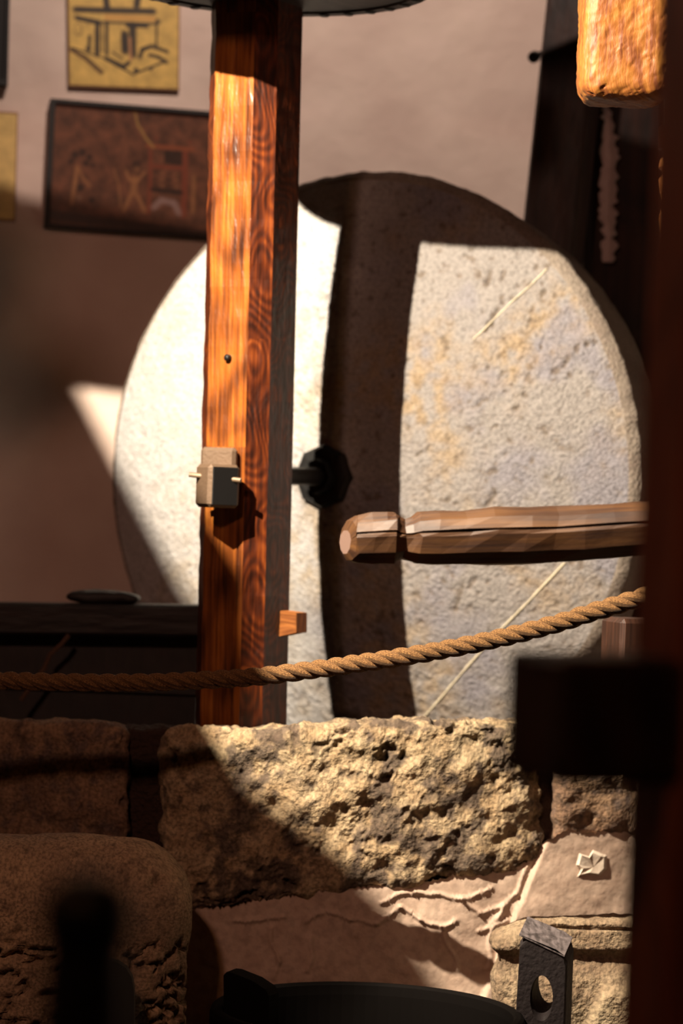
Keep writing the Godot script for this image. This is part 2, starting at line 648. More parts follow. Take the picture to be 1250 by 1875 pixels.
func millstone() -> void:
	var o := thing("millstone", "huge pale upright millstone with a domed face behind the orange post", "millstone", SC - Vector3(0, STONE_R, 0))
	var big := noise(3.5, 201, 0, 3)
	var mid := noise(16.0, 202, 0, 3)
	var fine := noise(60.0, 203, 0, 3)
	var pit := noise(34.0, 204, 0, 2)
	var marks := []                                        # dents that a chisel left
	for m in [[897, 497, 890, 522], [923, 497, 917, 512], [912, 565, 888, 606], [845, 1075, 832, 1118], [868, 1060, 858, 1075], [810, 620, 818, 640], [1040, 655, 1030, 672], [905, 905, 890, 925], [700, 1120, 690, 1140]]:
		marks.append([on_stone(m[0], m[1]), on_stone(m[2], m[3])])
	var s := Soup.new()
	var nt := 800
	var nr := 150
	var first := s.v.size()
	for j in nr + 1:
		var r := 0.64 * pow(float(j) / nr, 0.75)
		for i in nt:
			var t := TAU * i / nt
			var a := Vector2(cos(t), sin(t)) * r
			var p := Vector3(a.x, a.y, 0.0)
			var rough := clampf(0.75 + 0.9 * big.get_noise_3dv(p * 0.7 + Vector3(5, 0, 0)), 0.25, 1.3)
			var h := mid.get_noise_3dv(p) * 0.0040 * rough + fine.get_noise_3dv(p) * 0.0032 * rough
			var dent := maxf(0.0, pit.get_noise_3dv(p) - 0.32) * rough
			h -= dent * 0.009
			var scar := 0.0
			for m in marks:
				if absf(a.x - m[0].x) < 0.09 and absf(a.y - m[0].y) < 0.09:
					scar = maxf(scar, 1.0 - seg_dist(a, m[0], m[1]) / 0.0075)
			h -= maxf(scar, 0.0) * 0.006
			var fade := clampf((0.64 - r) / 0.01, 0.0, 1.0)
			# buff stains in a pale grey stone
			var st := clampf(big.get_noise_3dv(p + Vector3(0, 0, 3)) * 1.6 + 0.52 - 0.9 * absf(r - 0.22), 0.0, 1.0)
			st *= clampf(0.6 + mid.get_noise_3dv(p * 1.3 + Vector3(0, 0, 9)) * 1.4, 0.0, 1.0)
			var right_dim := smoothstep(-0.12, 0.14, a.x - 0.22 * minf(a.y, 0.0) + 0.06 * big.get_noise_3dv(p * 1.5))  # right half: browner stone, and the spotlight's weaker light put into the colour
			var c := Color(0.56, 0.545, 0.54).lerp(Color(0.245, 0.225, 0.215), right_dim)
			c = c.lerp(Color(0.42, 0.33, 0.22).lerp(Color(0.30, 0.225, 0.145), right_dim), st * lerpf(0.5, 0.9, right_dim))
			c = c.lerp(Color(0.195, 0.188, 0.218), clampf(big.get_noise_3dv(p * 1.4 + Vector3(9, 2, 0)) * 2.0, 0.0, 0.7) * right_dim)
			var blot := mid.get_noise_3dv(p * 2.2 + Vector3(3, 0, 5))
			c = c.lerp(Color(0.17, 0.115, 0.065), clampf(blot * 1.6 - 0.12, 0.0, 0.6) * st * right_dim)
			c = c.lerp(Color(0.11, 0.08, 0.055), clampf(dent * 3.0 + maxf(scar, 0.0) * 0.8, 0.0, 0.75) * lerpf(0.3, 1.0, right_dim))
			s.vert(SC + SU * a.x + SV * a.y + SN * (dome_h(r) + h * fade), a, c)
	s.net(first, nt, nr, true)
	# the chamfer, the rim and the back
	first = s.v.size()
	var prof := [[0.640, 0.0], [0.6445, -0.002], [0.652, -0.010], [0.659, -0.020], [0.661, -0.026], [0.655, -0.06], [0.640, -0.14], [0.625, -0.22], [0.60, -0.24], [0.0, -0.24]]
	for q in prof:
		for i in nt:
			var t := TAU * i / nt
			var rr: float = q[0] + (mid.get_noise_3d(cos(t) * 0.6, sin(t) * 0.6, q[1]) * 0.004 if q[1] < 0.0 else 0.0)
			var c := Color(0.26, 0.22, 0.18).lerp(Color(0.16, 0.12, 0.095), clampf(0.5 + big.get_noise_3d(cos(t), sin(t), q[1]), 0.0, 1.0))
			s.vert(SC + (SU * cos(t) + SV * sin(t)) * rr + SN * q[1], Vector2(t, q[1]), c)
	s.net(first, nt, prof.size() - 1, true)
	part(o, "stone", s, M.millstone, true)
	# pale mineral veins
	for vn in [[[1035, 1030], [780, 1312], 0.0030], [[1002, 492], [868, 622], 0.0022]]:
		var sv := Soup.new()
		var a := on_stone(vn[0][0], vn[0][1])
		var b := on_stone(vn[1][0], vn[1][1])
		var side := (b - a).orthogonal().normalized()
		for k in 61:
			var p := a.lerp(b, k / 60.0)
			var w: float = vn[2] * (1.0 + 0.5 * mid.get_noise_2d(k * 0.02, 3.0))
			p += side * mid.get_noise_2d(k * 0.0015, 8.0) * 0.004
			for q in [[-1.0, -0.004], [-0.6, 0.0022], [0.0, 0.0028], [0.6, 0.0022], [1.0, -0.004]]:
				sv.vert(face_pt(p + side * w * q[0], q[1]))
		sv.net(0, 4, 60)
		var v := part(o, "mineral_vein", sv, M.vein, true, SN)
		v.set_meta("label", "pale straight vein across the face")
	# the iron boss round the axle
	var hb := Soup.new()
	var x := Transform3D(Basis(SU, SN, -SV), SC)
	hb.lathe([[0.068, DOME - 0.02], [0.068, DOME + 0.012], [0.062, DOME + 0.018], [0.040, DOME + 0.020], [0.036, DOME + 0.045], [0.0, DOME + 0.045]], 8, x)
	part(o, "boss", hb, M.black)


# ==================================================================== the basin
func rim_d(px: float) -> float:
	var x := (px - 560.0) / F * 4.85
	return 4.82 + x * x / 1.9


func rim_stone(x0: float, x1: float, top: Array, bot: Array, cell: float, amp: float, tone: Callable, sd: int, rad := 0.03) -> Soup:
	var n1 := noise(11.0, sd, 0, 3)
	var n2 := noise(34.0, sd + 1, 1, 1)
	var n3 := noise(85.0, sd + 2, 0, 3)
	var n4 := noise(20.0, sd + 3, 0, 3)
	var half := Vector3((x1 - x0) / F * 4.85 / 2.0, 0.17, 0.10)
	return block(half, rad, cell, func(q: Vector3, n: Vector3) -> Array:
		var px := lerpf(x0, x1, q.x * 0.5 + 0.5)
		var d := rim_d(px)
		var hi := at(px, poly(top, px), d)
		var lo := at(px, poly(bot, px), d)
		var p := hi.lerp(lo, 0.5 - 0.5 * q.y)
		p.z -= (1.0 - q.z) * half.z
		p.y -= (1.0 - q.z) * 0.006 * (q.y + 1.0)
		var cell_n := n2.get_noise_3dv(p) + 1.0        # 0 in the middle of a pebble
		var hole := maxf(0.0, n4.get_noise_3dv(p) - 0.22)
		var calm := clampf(0.55 + 1.5 * n1.get_noise_3dv(p * 0.6 + Vector3(7, 0, 0)), 0.12, 1.2)
		var h := amp * (1.1 * n1.get_noise_3dv(p) + calm * (-0.60 * cell_n + 0.27 * n3.get_noise_3dv(p)) + 0.2) - hole * amp * 3.0 * calm
		h *= 1.0 if q.z > -0.9 else 0.3
		var c: Color = tone.call(p, px, clampf(hole * 4.0 + cell_n * 0.35, 0.0, 1.0))
		return [p + n * h, c])


func basin() -> void:
	var base := Vector3(0, 0.0, -5.85)
	var o := thing("mill_basin", "round raised mill basin of rough tan stones over pale plaster in front of the millstone", "mill basin", base)
	# core and bed on which the millstone stands
	var cs := Soup.new()
	var lo_ring := []
	var hi_ring := []
	for k in 49:
		var t := PI * k / 48.0
		var q := Vector3(cos(t) * 0.93, 0.0, minf(-5.98 + sin(t) * 1.02, -4.975))
		lo_ring.append(q)
		hi_ring.append(q + Vector3(0, 0.95, 0))
	cs.prism(lo_ring, hi_ring)
	part(o, "bed", cs, M.mortar, false)
	var st1 := noise(7.0, 301, 0, 4)
	var st2 := noise(26.0, 302, 0, 4)
	var tan_tone := func(p: Vector3, _px: float, hole: float) -> Color:
		var c := Color(0.40, 0.275, 0.15).lerp(Color(0.50, 0.375, 0.225), clampf(0.5 + 1.2 * st2.get_noise_3dv(p * 0.8), 0.0, 1.0))
		var grime_shade := clampf(st1.get_noise_3dv(p) * 3.2 + 2.4 * st2.get_noise_3dv(p) + 0.20 - 1.2 * (p.y - 1.0), 0.0, 1.0)  # random dirt, plus shade towards the bottom put into the colour
		c = c.lerp(Color(0.11, 0.078, 0.058), grime_shade * 0.88)
		return c.lerp(Color(0.07, 0.045, 0.03), hole * 0.75)
	var brown_tone := func(p: Vector3, _px: float, hole: float) -> Color:
		var c := Color(0.34, 0.21, 0.12).lerp(Color(0.22, 0.13, 0.08), clampf(0.5 + 1.6 * st1.get_noise_3dv(p), 0.0, 1.0))
		c = c.lerp(Color(0.12, 0.085, 0.075), clampf(st2.get_noise_3dv(p) * 1.8, 0.0, 0.8))
		return c.lerp(Color(0.06, 0.04, 0.03), hole * 0.6)
	var top := [[-300, 1330], [-60, 1314], [0, 1316], [130, 1318], [235, 1326], [300, 1328], [420, 1331], [520, 1328], [600, 1322], [750, 1316], [940, 1316], [1160, 1324], [1400, 1345]]
	var bl := [[-300, 1700], [300, 1700]]
	var bm := [[280, 1690], [355, 1676], [500, 1655], [700, 1628], [850, 1612], [940, 1606], [990, 1598]]
	var br := [[1000, 1560], [1040, 1535], [1100, 1538], [1160, 1528], [1400, 1540]]
	part(o, "stone", rim_stone(-260, 236, top, bl, 0.0045, 0.010, brown_tone, 311), M.rubble, true)
	part(o, "stone", rim_stone(296, 990, top, bm, 0.0026, 0.015, tan_tone, 321, 0.035), M.rubble, true)
	part(o, "stone", rim_stone(1012, 1400, top, br, 0.0045, 0.012, brown_tone, 331), M.rubble, true)
	# earth in the joints, set back
	for j in [[215.0, 320.0, 1330.0, 1680.0], [960.0, 1040.0, 1330.0, 1620.0]]:
		var s := block(Vector3(0.05, 0.16, 0.07), 0.01, 0.01, func(q: Vector3, n: Vector3) -> Array:
			var px := lerpf(j[0], j[1], q.x * 0.5 + 0.5)
			var p := at(px, lerpf(j[2] + 6.0, j[3], 0.5 - 0.5 * q.y), rim_d(px) + 0.045)
			p.z -= (1.0 - q.z) * 0.06
			return [p + n * 0.008 * st2.get_noise_3dv(p), Color.WHITE])
		part(o, "mortar", s, M.mortar, true)
	# the plaster coat below
	var edge := [[330, 1690], [355, 1672], [420, 1666], [500, 1650], [640, 1632], [790, 1620], [860, 1606], [930, 1602], [960, 1588], [990, 1552], [1040, 1527], [1085, 1532], [1130, 1520], [1165, 1526], [1420, 1530]]
	var ridges := [
		[[600, 1668], [640, 1682], [690, 1686], [735, 1668]], [[735, 1668], [770, 1690], [812, 1700], [835, 1770]], [[835, 1680], [812, 1700]], [[850, 1640], [880, 1668], [925, 1660]], [[700, 1650], [760, 1640], [850, 1640], [900, 1625]], [[925, 1660], [905, 1700], [890, 1770]],
		[[948, 1660], [935, 1720], [915, 1770]], [[560, 1690], [590, 1672]], [[498, 1700], [505, 1760], [500, 1790]], [[430, 1690], [520, 1676]], [[575, 1720], [560, 1780]], [[960, 1590], [948, 1640], [900, 1690]], [[880, 1700], [930, 1690]],
	]
	var wob := noise(6.0, 341, 0, 3)
	var lump := noise(45.0, 342, 0, 3)
	var s := Soup.new()
	var nu := 330
	var nv := 130
	for j in nv + 1:
		for i in nu + 1:
			var px := lerpf(330.0, 1420.0, float(i) / nu)
			var tj := float(j) / nv
			var wave := 5.0 * lump.get_noise_1d(px * 0.01) + 4.0 * lump.get_noise_1d(px * 0.003 + 40.0)
			var py := lerpf(poly(edge, px) + wave - 8.0, 1960.0, maxf(tj * 1.02 - 0.02, 0.0))
			var d := rim_d(px) + 0.012 - (py - 1600.0) * 0.00008
			if j == 0:
				d += 0.05                                  # the upper edge turns in under the stones
			var h := wob.get_noise_2d(px * 0.0011, py * 0.0011) * 0.006 + lump.get_noise_2d(px * 0.0009, py * 0.0009) * 0.0004
			for rg in ridges:
				for k in rg.size() - 1:
					if absf(px - rg[k][0]) < 130.0:
						var a := Vector2(rg[k][0], rg[k][1])
						var b := Vector2(rg[k + 1][0], rg[k + 1][1])
						var w := Vector2(px + 16.0 * wob.get_noise_2d(py * 0.0012, 2.0), py + 16.0 * wob.get_noise_2d(px * 0.0012, 5.0))
						h += 0.006 * maxf(0.0, 1.0 - seg_dist(w, a, b) / 5.5)
			var right := clampf((px - lerpf(985.0, 905.0, (py - 1560.0) / 200.0)) / 10.0, 0.0, 1.0)
			h += right * 0.012
			# a lip of plaster along the stones
			h += 0.006 * maxf(0.0, 1.0 - tj / 0.025)
			var tone := Color(0.55, 0.41, 0.315).lerp(Color(0.49, 0.35, 0.265), clampf(0.5 + wob.get_noise_2d(px * 0.003, py * 0.003), 0.0, 1.0))
			s.vert(at(px, py, d - h), Vector2(px, py) * 0.001, tone)
	s.net(0, nu, nv)
	part(o, "plaster_coat", s, M.skirt, true, Vector3(0, 0, 1))
	# a lighter flake where the coat was patched
	var fl := Soup.new()
	var ring := []
	var rim := [[1060, 1562], [1078, 1568], [1085, 1556], [1104, 1564], [1111, 1566], [1110, 1592], [1098, 1604], [1078, 1601], [1056, 1606], [1063, 1592], [1054, 1584]]
	for k in rim.size():
		ring.append(fl.vert(at(rim[k][0], rim[k][1], rim_d(rim[k][0]) - 0.003), Vector2.ZERO, Color(0.74, 0.62, 0.50)))
	var inner := []
	for k in rim.size():
		inner.append(fl.vert(at(lerpf(1083, rim[k][0], 0.8), lerpf(1583, rim[k][1], 0.8), rim_d(lerpf(1083, rim[k][0], 0.8)) - 0.008 - 0.002 * (k % 2)), Vector2.ZERO, Color(0.74, 0.62, 0.50)))
	var ctr := fl.vert(at(1086, 1588, rim_d(1086) - 0.005), Vector2.ZERO, Color(0.62, 0.50, 0.39))
	for k in rim.size():
		var m := (k + 1) % rim.size()
		fl.quad(ring[k], ring[m], inner[m], inner[k])
		fl.idx.append_array(PackedInt32Array([inner[k], inner[m], ctr]))
	part(o, "plaster_flake", fl, M.skirt, false, Vector3(0, 0, 1))
	# the rough footing stones at the lower right
	var foot := rim_footing(Vector2(905, 1300), 1686.0, 1990.0, 4.70, 351)
	part(o, "footing_stone", foot, M.rubble, true)


func rim_footing(xr: Vector2, y0: float, y1: float, d0: float, sd: int) -> Soup:
	var n1 := noise(9.0, sd, 0, 4)
	var n2 := noise(40.0, sd + 1, 0, 3)
	return block(Vector3(0.19, 0.14, 0.08), 0.025, 0.004, func(q: Vector3, n: Vector3) -> Array:
		var px := lerpf(xr.x, xr.y, q.x * 0.5 + 0.5)
		var top := y0 + (26.0 * pow(clampf((1000.0 - px) / 70.0, 0.0, 1.0), 2.0))
		var py := lerpf(top, y1, 0.5 - 0.5 * q.y)
		var p := at(px, py, d0)
		p.z -= (1.0 - q.z) * 0.05
		var h := 0.010 * n1.get_noise_3dv(p) + 0.0025 * n2.get_noise_3dv(p)
		var crack := 0.0
		if px > 1006.0:
			crack = maxf(0.0, 1.0 - absf(py - 1697.0 - (px - 1006.0) * 0.03) / 3.2)
		var ledge := clampf((py - 1738.0) / 14.0, 0.0, 1.0) * clampf((1795.0 - py) / 30.0, 0.0, 1.0)
		var lumps := clampf((px - 1080.0 - 0.4 * (1850.0 - py)) / 14.0, 0.0, 1.0) * clampf((py - 1800.0) / 20.0, 0.0, 1.0)
		h += -crack * 0.012 - ledge * 0.014 + lumps * 0.014
		var c := Color(0.36, 0.265, 0.165).lerp(Color(0.25, 0.17, 0.105), clampf(0.5 + 1.6 * n1.get_noise_3dv(p * 1.3), 0.0, 1.0))
		c = c.lerp(Color(0.52, 0.40, 0.25), lumps * 0.6)
		return [p + n * h, c.lerp(Color(0.08, 0.05, 0.03), clampf(crack + ledge * 0.3, 0.0, 0.8))])


# ==================================================================== the post, its axle and the wheel
const POST_D := 5.12
var POST_A: Vector3
var POST_B: Vector3


func post_pt(t: float) -> Vector3:                      # along the middle of the post, 0 at the basin, 1 at the frame's top
	return POST_A.lerp(POST_B, t)


func post_and_axle() -> void:
	POST_A = (at(360, 1320, POST_D) + at(522, 1320, POST_D)) / 2.0
	POST_B = (at(395, 0, POST_D) + at(547, 0, POST_D)) / 2.0
	var ua := SU
	var na := Vector3(SN.x, 0, SN.z).normalized()
	var hw := 0.0765
	var c := 0.032
	var oct := [Vector2(-hw + c, hw), Vector2(hw - c, hw), Vector2(hw, hw - c), Vector2(hw, -hw + c), Vector2(hw - c, -hw), Vector2(-hw + c, -hw), Vector2(-hw, -hw + c), Vector2(-hw, hw - c)]
	var t0 := (0.965 - POST_A.y) / (POST_B.y - POST_A.y)
	var o := thing("wooden_post", "tall orange varnished wooden post with chamfered corners standing before the millstone", "post", post_pt(t0))
	var s := Soup.new()
	var arris := Soup.new()
	var w := noise(2.2, 401, 0, 3)
	var t1 := (2.695 - POST_A.y) / (POST_B.y - POST_A.y)
	var ny := 120
	# eight long faces, each its own sheet so that the arrises stay crisp
	for k in 8:
		var m := (k + 1) % 8
		var to := s if k % 2 == 0 and k != 2 else arris  # the right side joins the darker wood, its shade put into the colour
		var first := to.v.size()
		for j in ny + 1:
			var t := lerpf(t0, t1, float(j) / ny)
			var ct := post_pt(t)
			for i in 5:
				var corner := func(n: int) -> Vector3:
					var e := 0.0022 * w.get_noise_2d(t * 9.0, n * 7.3)
					return ct + ua * (oct[n].x * (1.0 + e * 10.0)) + na * (oct[n].y + e)
				var p: Vector3 = corner.call(k).lerp(corner.call(m), i / 4.0)
				to.vert(p, Vector2(k * 0.11 + i / 4.0 * (0.083 if k % 2 == 0 else 0.044), ct.y))
		to.net(first, 4, ny)
	var capb := []
	var capt := []
	for q in oct:
		capb.append(post_pt(t0) + ua * q.x + na * q.y)
		capt.append(post_pt(t1) + ua * q.x + na * q.y)
	s.poly_fan(capb)
	s.poly_fan(capt)
	part(o, "shaft", s, M.post)
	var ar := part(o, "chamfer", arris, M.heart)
	ar.set_meta("label", "darker red-brown chamfered corners, and right side with shade put into its colour")
	# nail heads and knots
	for k in [[478, 180], [415, 655]]:
		var nl := Soup.new()
		var p := at(k[0], k[1], POST_D - 0.073)
		nl.lathe([[0.0, 0.004], [0.005, 0.003], [0.007, 0.0], [0.007, -0.012], [0.0, -0.012]], 12, Transform3D(Basis(ua, na, -Vector3.UP), p))
		part(o, "nail", nl, M.iron, true)
	# the wooden wedge driven into its side
	var g := thing("wooden_wedge", "small tapered light wooden wedge sticking out of the post's right side", "wedge", at(520, 1142, POST_D - 0.005))
	var wd := Soup.new()
	var a := []
	var b := []
	for q in [[-1, -1], [1, -1], [1, 1], [-1, 1]]:
		var near: Vector3 = at(500, 1142 + q[1] * 27, POST_D - 0.02) + na * q[0] * 0.02
		var far: Vector3 = at(552, 1140 + q[1] * 18, POST_D + 0.0) + na * q[0] * 0.02
		a.append(near)
		b.append(far)
	wd.prism(a, b)
	part(g, "wedge", wd, M.wedge)
	# the axle
	var s0 := face_pt(Vector2.ZERO)
	var front := at(404, 871, POST_D - 0.074)            # where it leaves the post's front face
	var ad := (front - s0).normalized()
	var au := Vector3.UP.cross(ad).normalized()
	var av := ad.cross(au)
	var ax := Transform3D(Basis(au, ad, -av), s0)
	var e := (front - s0).length()
	var x := thing("axle", "iron axle with a heavy nut running from the post into the millstone", "axle", front)
	var sh := Soup.new()
	sh.lathe([[0.0, 0.005], [0.0185, 0.005], [0.0185, e + 0.03], [0.0, e + 0.03]], 20, ax)
	part(x, "shaft", sh, M.black, false)
	var bs := Basis(au, av, ad)
	var wa := Soup.new()
	wa.box(front + ad * 0.010 + av * 0.018, Vector3(0.036, 0.036, 0.010), bs, 0.006)
	var wp := part(x, "washer", wa, M.nut)
	wp.set_meta("label", "square tan washer plate")
	var nb := Basis(Vector3.UP, deg_to_rad(28.0))
	var nc := at(398, 890, POST_D - 0.125)
	var nt := Soup.new()
	nt.box(nc, Vector3(0.033, 0.041, 0.032), nb, 0.007)
	part(x, "nut", nt, M.nut)
	var sl := Soup.new()
	sl.box(nc + nb.z * 0.0315, Vector3(0.026, 0.036, 0.003), nb, 0.001)  # thin black panel stands for the shade on the nut's right face
	var slp := part(x, "shade_panel", sl, M.black)
	slp.set_meta("label", "black panel standing in for the shaded right face of the nut")
	var pin := Soup.new()
	pin.tube([at(346, 869, POST_D - 0.13), at(395, 874, POST_D - 0.135), at(441, 880, POST_D - 0.15)], 0.005, 10)
	var pp := part(x, "cotter_pin", pin, M.pale_iron, true)
	pp.set_meta("label", "pale cotter pin")


func wheel() -> void:
	var c := Vector3(-0.166, 2.525, -4.89)
	var o := thing("overhead_wheel", "dark round wooden wheel with studs under its edge at the top of the post", "wheel", c)
	var s := Soup.new()
	s.lathe([[0.0, 0.0], [0.270, 0.0], [0.272, -0.004], [0.298, -0.004], [0.303, 0.0], [0.303, 0.09], [0.298, 0.095], [0.0, 0.095]], 96, Transform3D(Basis(), c))
	part(o, "disc", s, M.dark_wood)
	for k in 34:
		var t := TAU * (k + 0.35) / 34
		var st := Soup.new()
		st.lathe([[0.0, -0.007], [0.008, -0.0065], [0.012, -0.004], [0.013, 0.0], [0.0, 0.0]], 10, Transform3D(Basis(), c + Vector3(cos(t) * 0.284, -0.001, sin(t) * 0.284)))
		part(o, "stud", st, M.black, true)


# ==================================================================== pictures on the wall
class Print:
	var im: Image
	var ox: float
	var oy: float
	var k: float

	func _init(w: float, h: float, x0: float, y0: float, scale: float, c: Color) -> void:
		k = scale
		ox = x0
		oy = y0
		im = Image.create(int(w * k), int(h * k), false, Image.FORMAT_RGB8)
		im.fill(c)

	func dab(x: float, y: float, r: float, c: Color, a: float) -> void:
		var cx := (x - ox) * k
		var cy := (y - oy) * k
		var rr := r * k
		for j in range(maxi(0, int(cy - rr)), mini(im.get_height(), int(cy + rr) + 1)):
			for i in range(maxi(0, int(cx - rr)), mini(im.get_width(), int(cx + rr) + 1)):
				var d := Vector2(i - cx, j - cy).length() / rr
				if d < 1.0:
					im.set_pixel(i, j, im.get_pixel(i, j).lerp(c, a * (1.0 - d * d)))

	func line(pts: Array, r: float, c: Color, a := 0.8) -> void:
		for i in pts.size() - 1:
			var p := Vector2(pts[i][0], pts[i][1])
			var q := Vector2(pts[i + 1][0], pts[i + 1][1])
			var n := int(p.distance_to(q) / maxf(r * 0.5, 0.4)) + 1
			for j in n + 1:
				var m := p.lerp(q, float(j) / n)
				dab(m.x, m.y, r * 1.25, c, a * 0.8)

	func rect(x0: float, y0: float, x1: float, y1: float, c: Color, a := 1.0) -> void:
		for j in range(maxi(0, int((y0 - oy) * k)), mini(im.get_height(), int((y1 - oy) * k))):
			for i in range(maxi(0, int((x0 - ox) * k)), mini(im.get_width(), int((x1 - ox) * k))):
				im.set_pixel(i, j, im.get_pixel(i, j).lerp(c, a))

	func mottle(n: FastNoiseLite, amount: float) -> void:
		for j in im.get_height():
			for i in im.get_width():
				var f := 1.0 + amount * n.get_noise_2d(i / k, j / k)
				var c := im.get_pixel(i, j)
				im.set_pixel(i, j, Color(c.r * f, c.g * f, c.b * f))


# corners in the order top left, top right, bottom right, bottom left; a print on a board with a border of «b»
func picture(called: String, label: String, q: Array, thick: float, b: float, edge: Material, pr: Print, rough: float, group: String) -> void:
	var mid := Vector3.ZERO
	var front := []
	var back := []
	for p in q:
		front.append(on_wall(p[0], p[1], thick))
		back.append(on_wall(p[0], p[1], thick) - WALL_N * (thick - 0.001))
		mid += front[-1] / 4.0
	var o := thing(called, label, "picture", mid - WALL_N * thick, group)
	var s := Soup.new()
	s.prism(back, front)
	if b > 0.004:                                         # a raised moulding round the print
		var inn := []
		for k in 4:
			inn.append(front[k] + (mid - front[k]).normalized() * b * 1.42)
		for k in 4:
			var m := (k + 1) % 4
			s.prism([front[k], front[m], inn[m], inn[k]], [front[k] + WALL_N * 0.010, front[m] + WALL_N * 0.010, inn[m] + WALL_N * 0.010, inn[k] + WALL_N * 0.010])
	part(o, "frame" if b > 0.004 else "board", s, edge)
	var m := plain(Color.WHITE, rough)
	m.albedo_texture = ImageTexture.create_from_image(pr.im)
	var f := Soup.new()
	for k in 4:
		f.vert(front[k] + (mid - front[k]).normalized() * b * 1.3 + WALL_N * 0.0015, [Vector2(0, 0), Vector2(1, 0), Vector2(1, 1), Vector2(0, 1)][k])
	f.quad(0, 1, 2, 3)
	part(o, "print", f, m, false, WALL_N)


func pictures() -> void:
	var gp := "pictures on the rear wall"
	var mo := noise(0.03, 501, 0, 4)
	var board := plain(Color(0.52, 0.36, 0.25), 0.6)
	var black := plain(Color(0.05, 0.033, 0.03), 0.6)
	# the engraving of a press
	var a := Print.new(204, 230, 124, -64, 2.0, Color(0.80, 0.66, 0.36))
	var ink := Color(0.13, 0.09, 0.06)
	a.mottle(mo, 0.15)
	a.line([[136, 20], [282, 18]], 6.0, ink, 0.7)
	a.line([[140, -30], [280, -34]], 5.0, ink, 0.7)
	a.line([[190, -34], [196, 18]], 6.0, ink)
	a.line([[255, -34], [250, 10]], 6.0, ink)
	a.rect(190, 27, 286, 38, Color(0.78, 0.58, 0.30), 0.8)
	a.line([[188, 42], [285, 42]], 2.5, ink, 0.6)
	a.line([[138, 36], [182, 44]], 5.0, ink, 0.7)
	a.line([[177, 42], [176, 107]], 4.5, ink)
	a.line([[195, 42], [194, 104]], 3.2, ink)
	a.line([[186, 45], [186, 100]], 1.4, ink)
	a.line([[162, 70], [160, 100]], 3.0, ink, 0.7)
	a.dab(159, 95, 6, ink, 0.9)
	for k in 24:
		a.dab(141 + 7 * cos(k * TAU / 24), 58 + 12 * sin(k * TAU / 24), 1.6, ink, 0.5)
	a.line([[243, 46], [243, 104]], 7.0, ink, 0.7)
	a.line([[232, 47], [270, 47]], 3.5, ink)
	a.line([[228, 62], [229, 98]], 7.0, ink, 0.8)
	a.line([[238, 70], [239, 112]], 2.6, Color(0.72, 0.5, 0.33), 0.8)
	a.line([[288, 33], [287, 84]], 2.2, ink, 0.6)
	a.dab(290, 38, 7, ink, 0.6)
	a.line([[126, 97], [152, 112], [184, 140]], 4.2, Color(0.32, 0.21, 0.10), 0.8)
	a.line([[128, 94], [192, 113]], 1.5, ink, 0.6)
	a.line([[190, 113], [243, 141], [306, 113]], 2.0, ink, 0.8)
	a.line([[192, 112], [226, 127], [236, 118]], 4.0, ink, 0.7)
	a.dab(249, 133, 6.5, ink, 1.0)
	a.dab(277, 128, 5.0, ink, 1.0)
	a.line([[259, 92], [279, 85], [308, 95]], 3.5, ink, 0.7)
	a.line([[274, 102], [292, 106], [307, 116]], 3.5, ink, 0.55)
	a.line([[256, 108], [262, 92], [272, 88]], 4.0, ink, 0.6)
	a.line([[205, 100], [225, 112]], 2.0, ink, 0.4)
	picture("picture", "yellowed engraving of an old wooden press, high on the wall beside the post", [[122, -66], [330, -58], [328, 166], [125, 158]], 0.012, 0.004, board, a, 0.5, gp)
	# the dark framed scene with figures
	var p := Print.new(330, 232, 85, 182, 2.0, Color(0.36, 0.22, 0.16))
	p.mottle(mo, 0.35)
	var pale := Color(0.57, 0.39, 0.25)
	var dk := Color(0.13, 0.085, 0.07)
	for q in [[128, 278, 9], [142, 272, 9], [156, 280, 8], [150, 292, 7], [122, 290, 6], [163, 296, 5], [142, 339, 10], [165, 362, 9]]:
		p.dab(q[0], q[1], q[2], dk, 0.8)
	p.line([[134, 300], [131, 330], [126, 372]], 5.0, pale, 0.55)
	p.line([[138, 305], [146, 322], [160, 335]], 3.5, pale, 0.4)
	p.dab(140, 360, 10, Color(0.5, 0.38, 0.3), 0.6)
	p.line([[222, 372], [216, 330], [205, 300]], 3.0, pale, 0.3)
	p.dab(248, 288, 12, dk, 0.7)
	p.dab(249, 296, 8, pale, 0.6)
	p.line([[228, 300], [236, 318], [252, 318], [265, 300]], 3.5, pale, 0.5)
	p.line([[246, 312], [245, 345]], 8.0, pale, 0.5)
	p.line([[240, 345], [228, 378]], 4.5, pale, 0.5)
	p.line([[252, 345], [270, 378]], 4.5, pale, 0.5)
	var redw := Color(0.45, 0.22, 0.15)
	p.line([[276, 258], [276, 380]], 4.0, redw, 0.7)
	p.line([[346, 254], [344, 380]], 6.0, redw, 0.8)
	p.line([[268, 250], [362, 250]], 4.5, Color(0.50, 0.27, 0.17), 0.8)
	p.line([[280, 288], [346, 288]], 4.0, redw, 0.8)
	p.line([[280, 333], [340, 335]], 4.0, dk, 0.6)
	p.rect(304, 256, 340, 282, dk, 0.7)
	p.dab(287, 234, 5, redw, 0.7)
	p.dab(354, 236, 6, redw, 0.7)
	for k in 12:
		p.dab(286 + (k % 4) * 14, 300 + int(k / 4.0) * 12, 5, pale if k % 2 else dk, 0.5)
	p.line([[285, 368], [300, 352], [325, 356], [336, 376]], 7.0, Color(0.52, 0.42, 0.40), 0.6)
	p.line([[364, 300], [362, 372]], 5.0, pale, 0.4)
	p.line([[243, 186], [250, 212], [268, 238], [282, 252]], 3.0, Color(0.56, 0.43, 0.24), 0.7)  # glare across the picture, painted into the print
	p.line([[85, 394], [410, 414]], 10.0, Color(0.16, 0.10, 0.08), 0.5)  # shadow along the lower edge, painted into the print
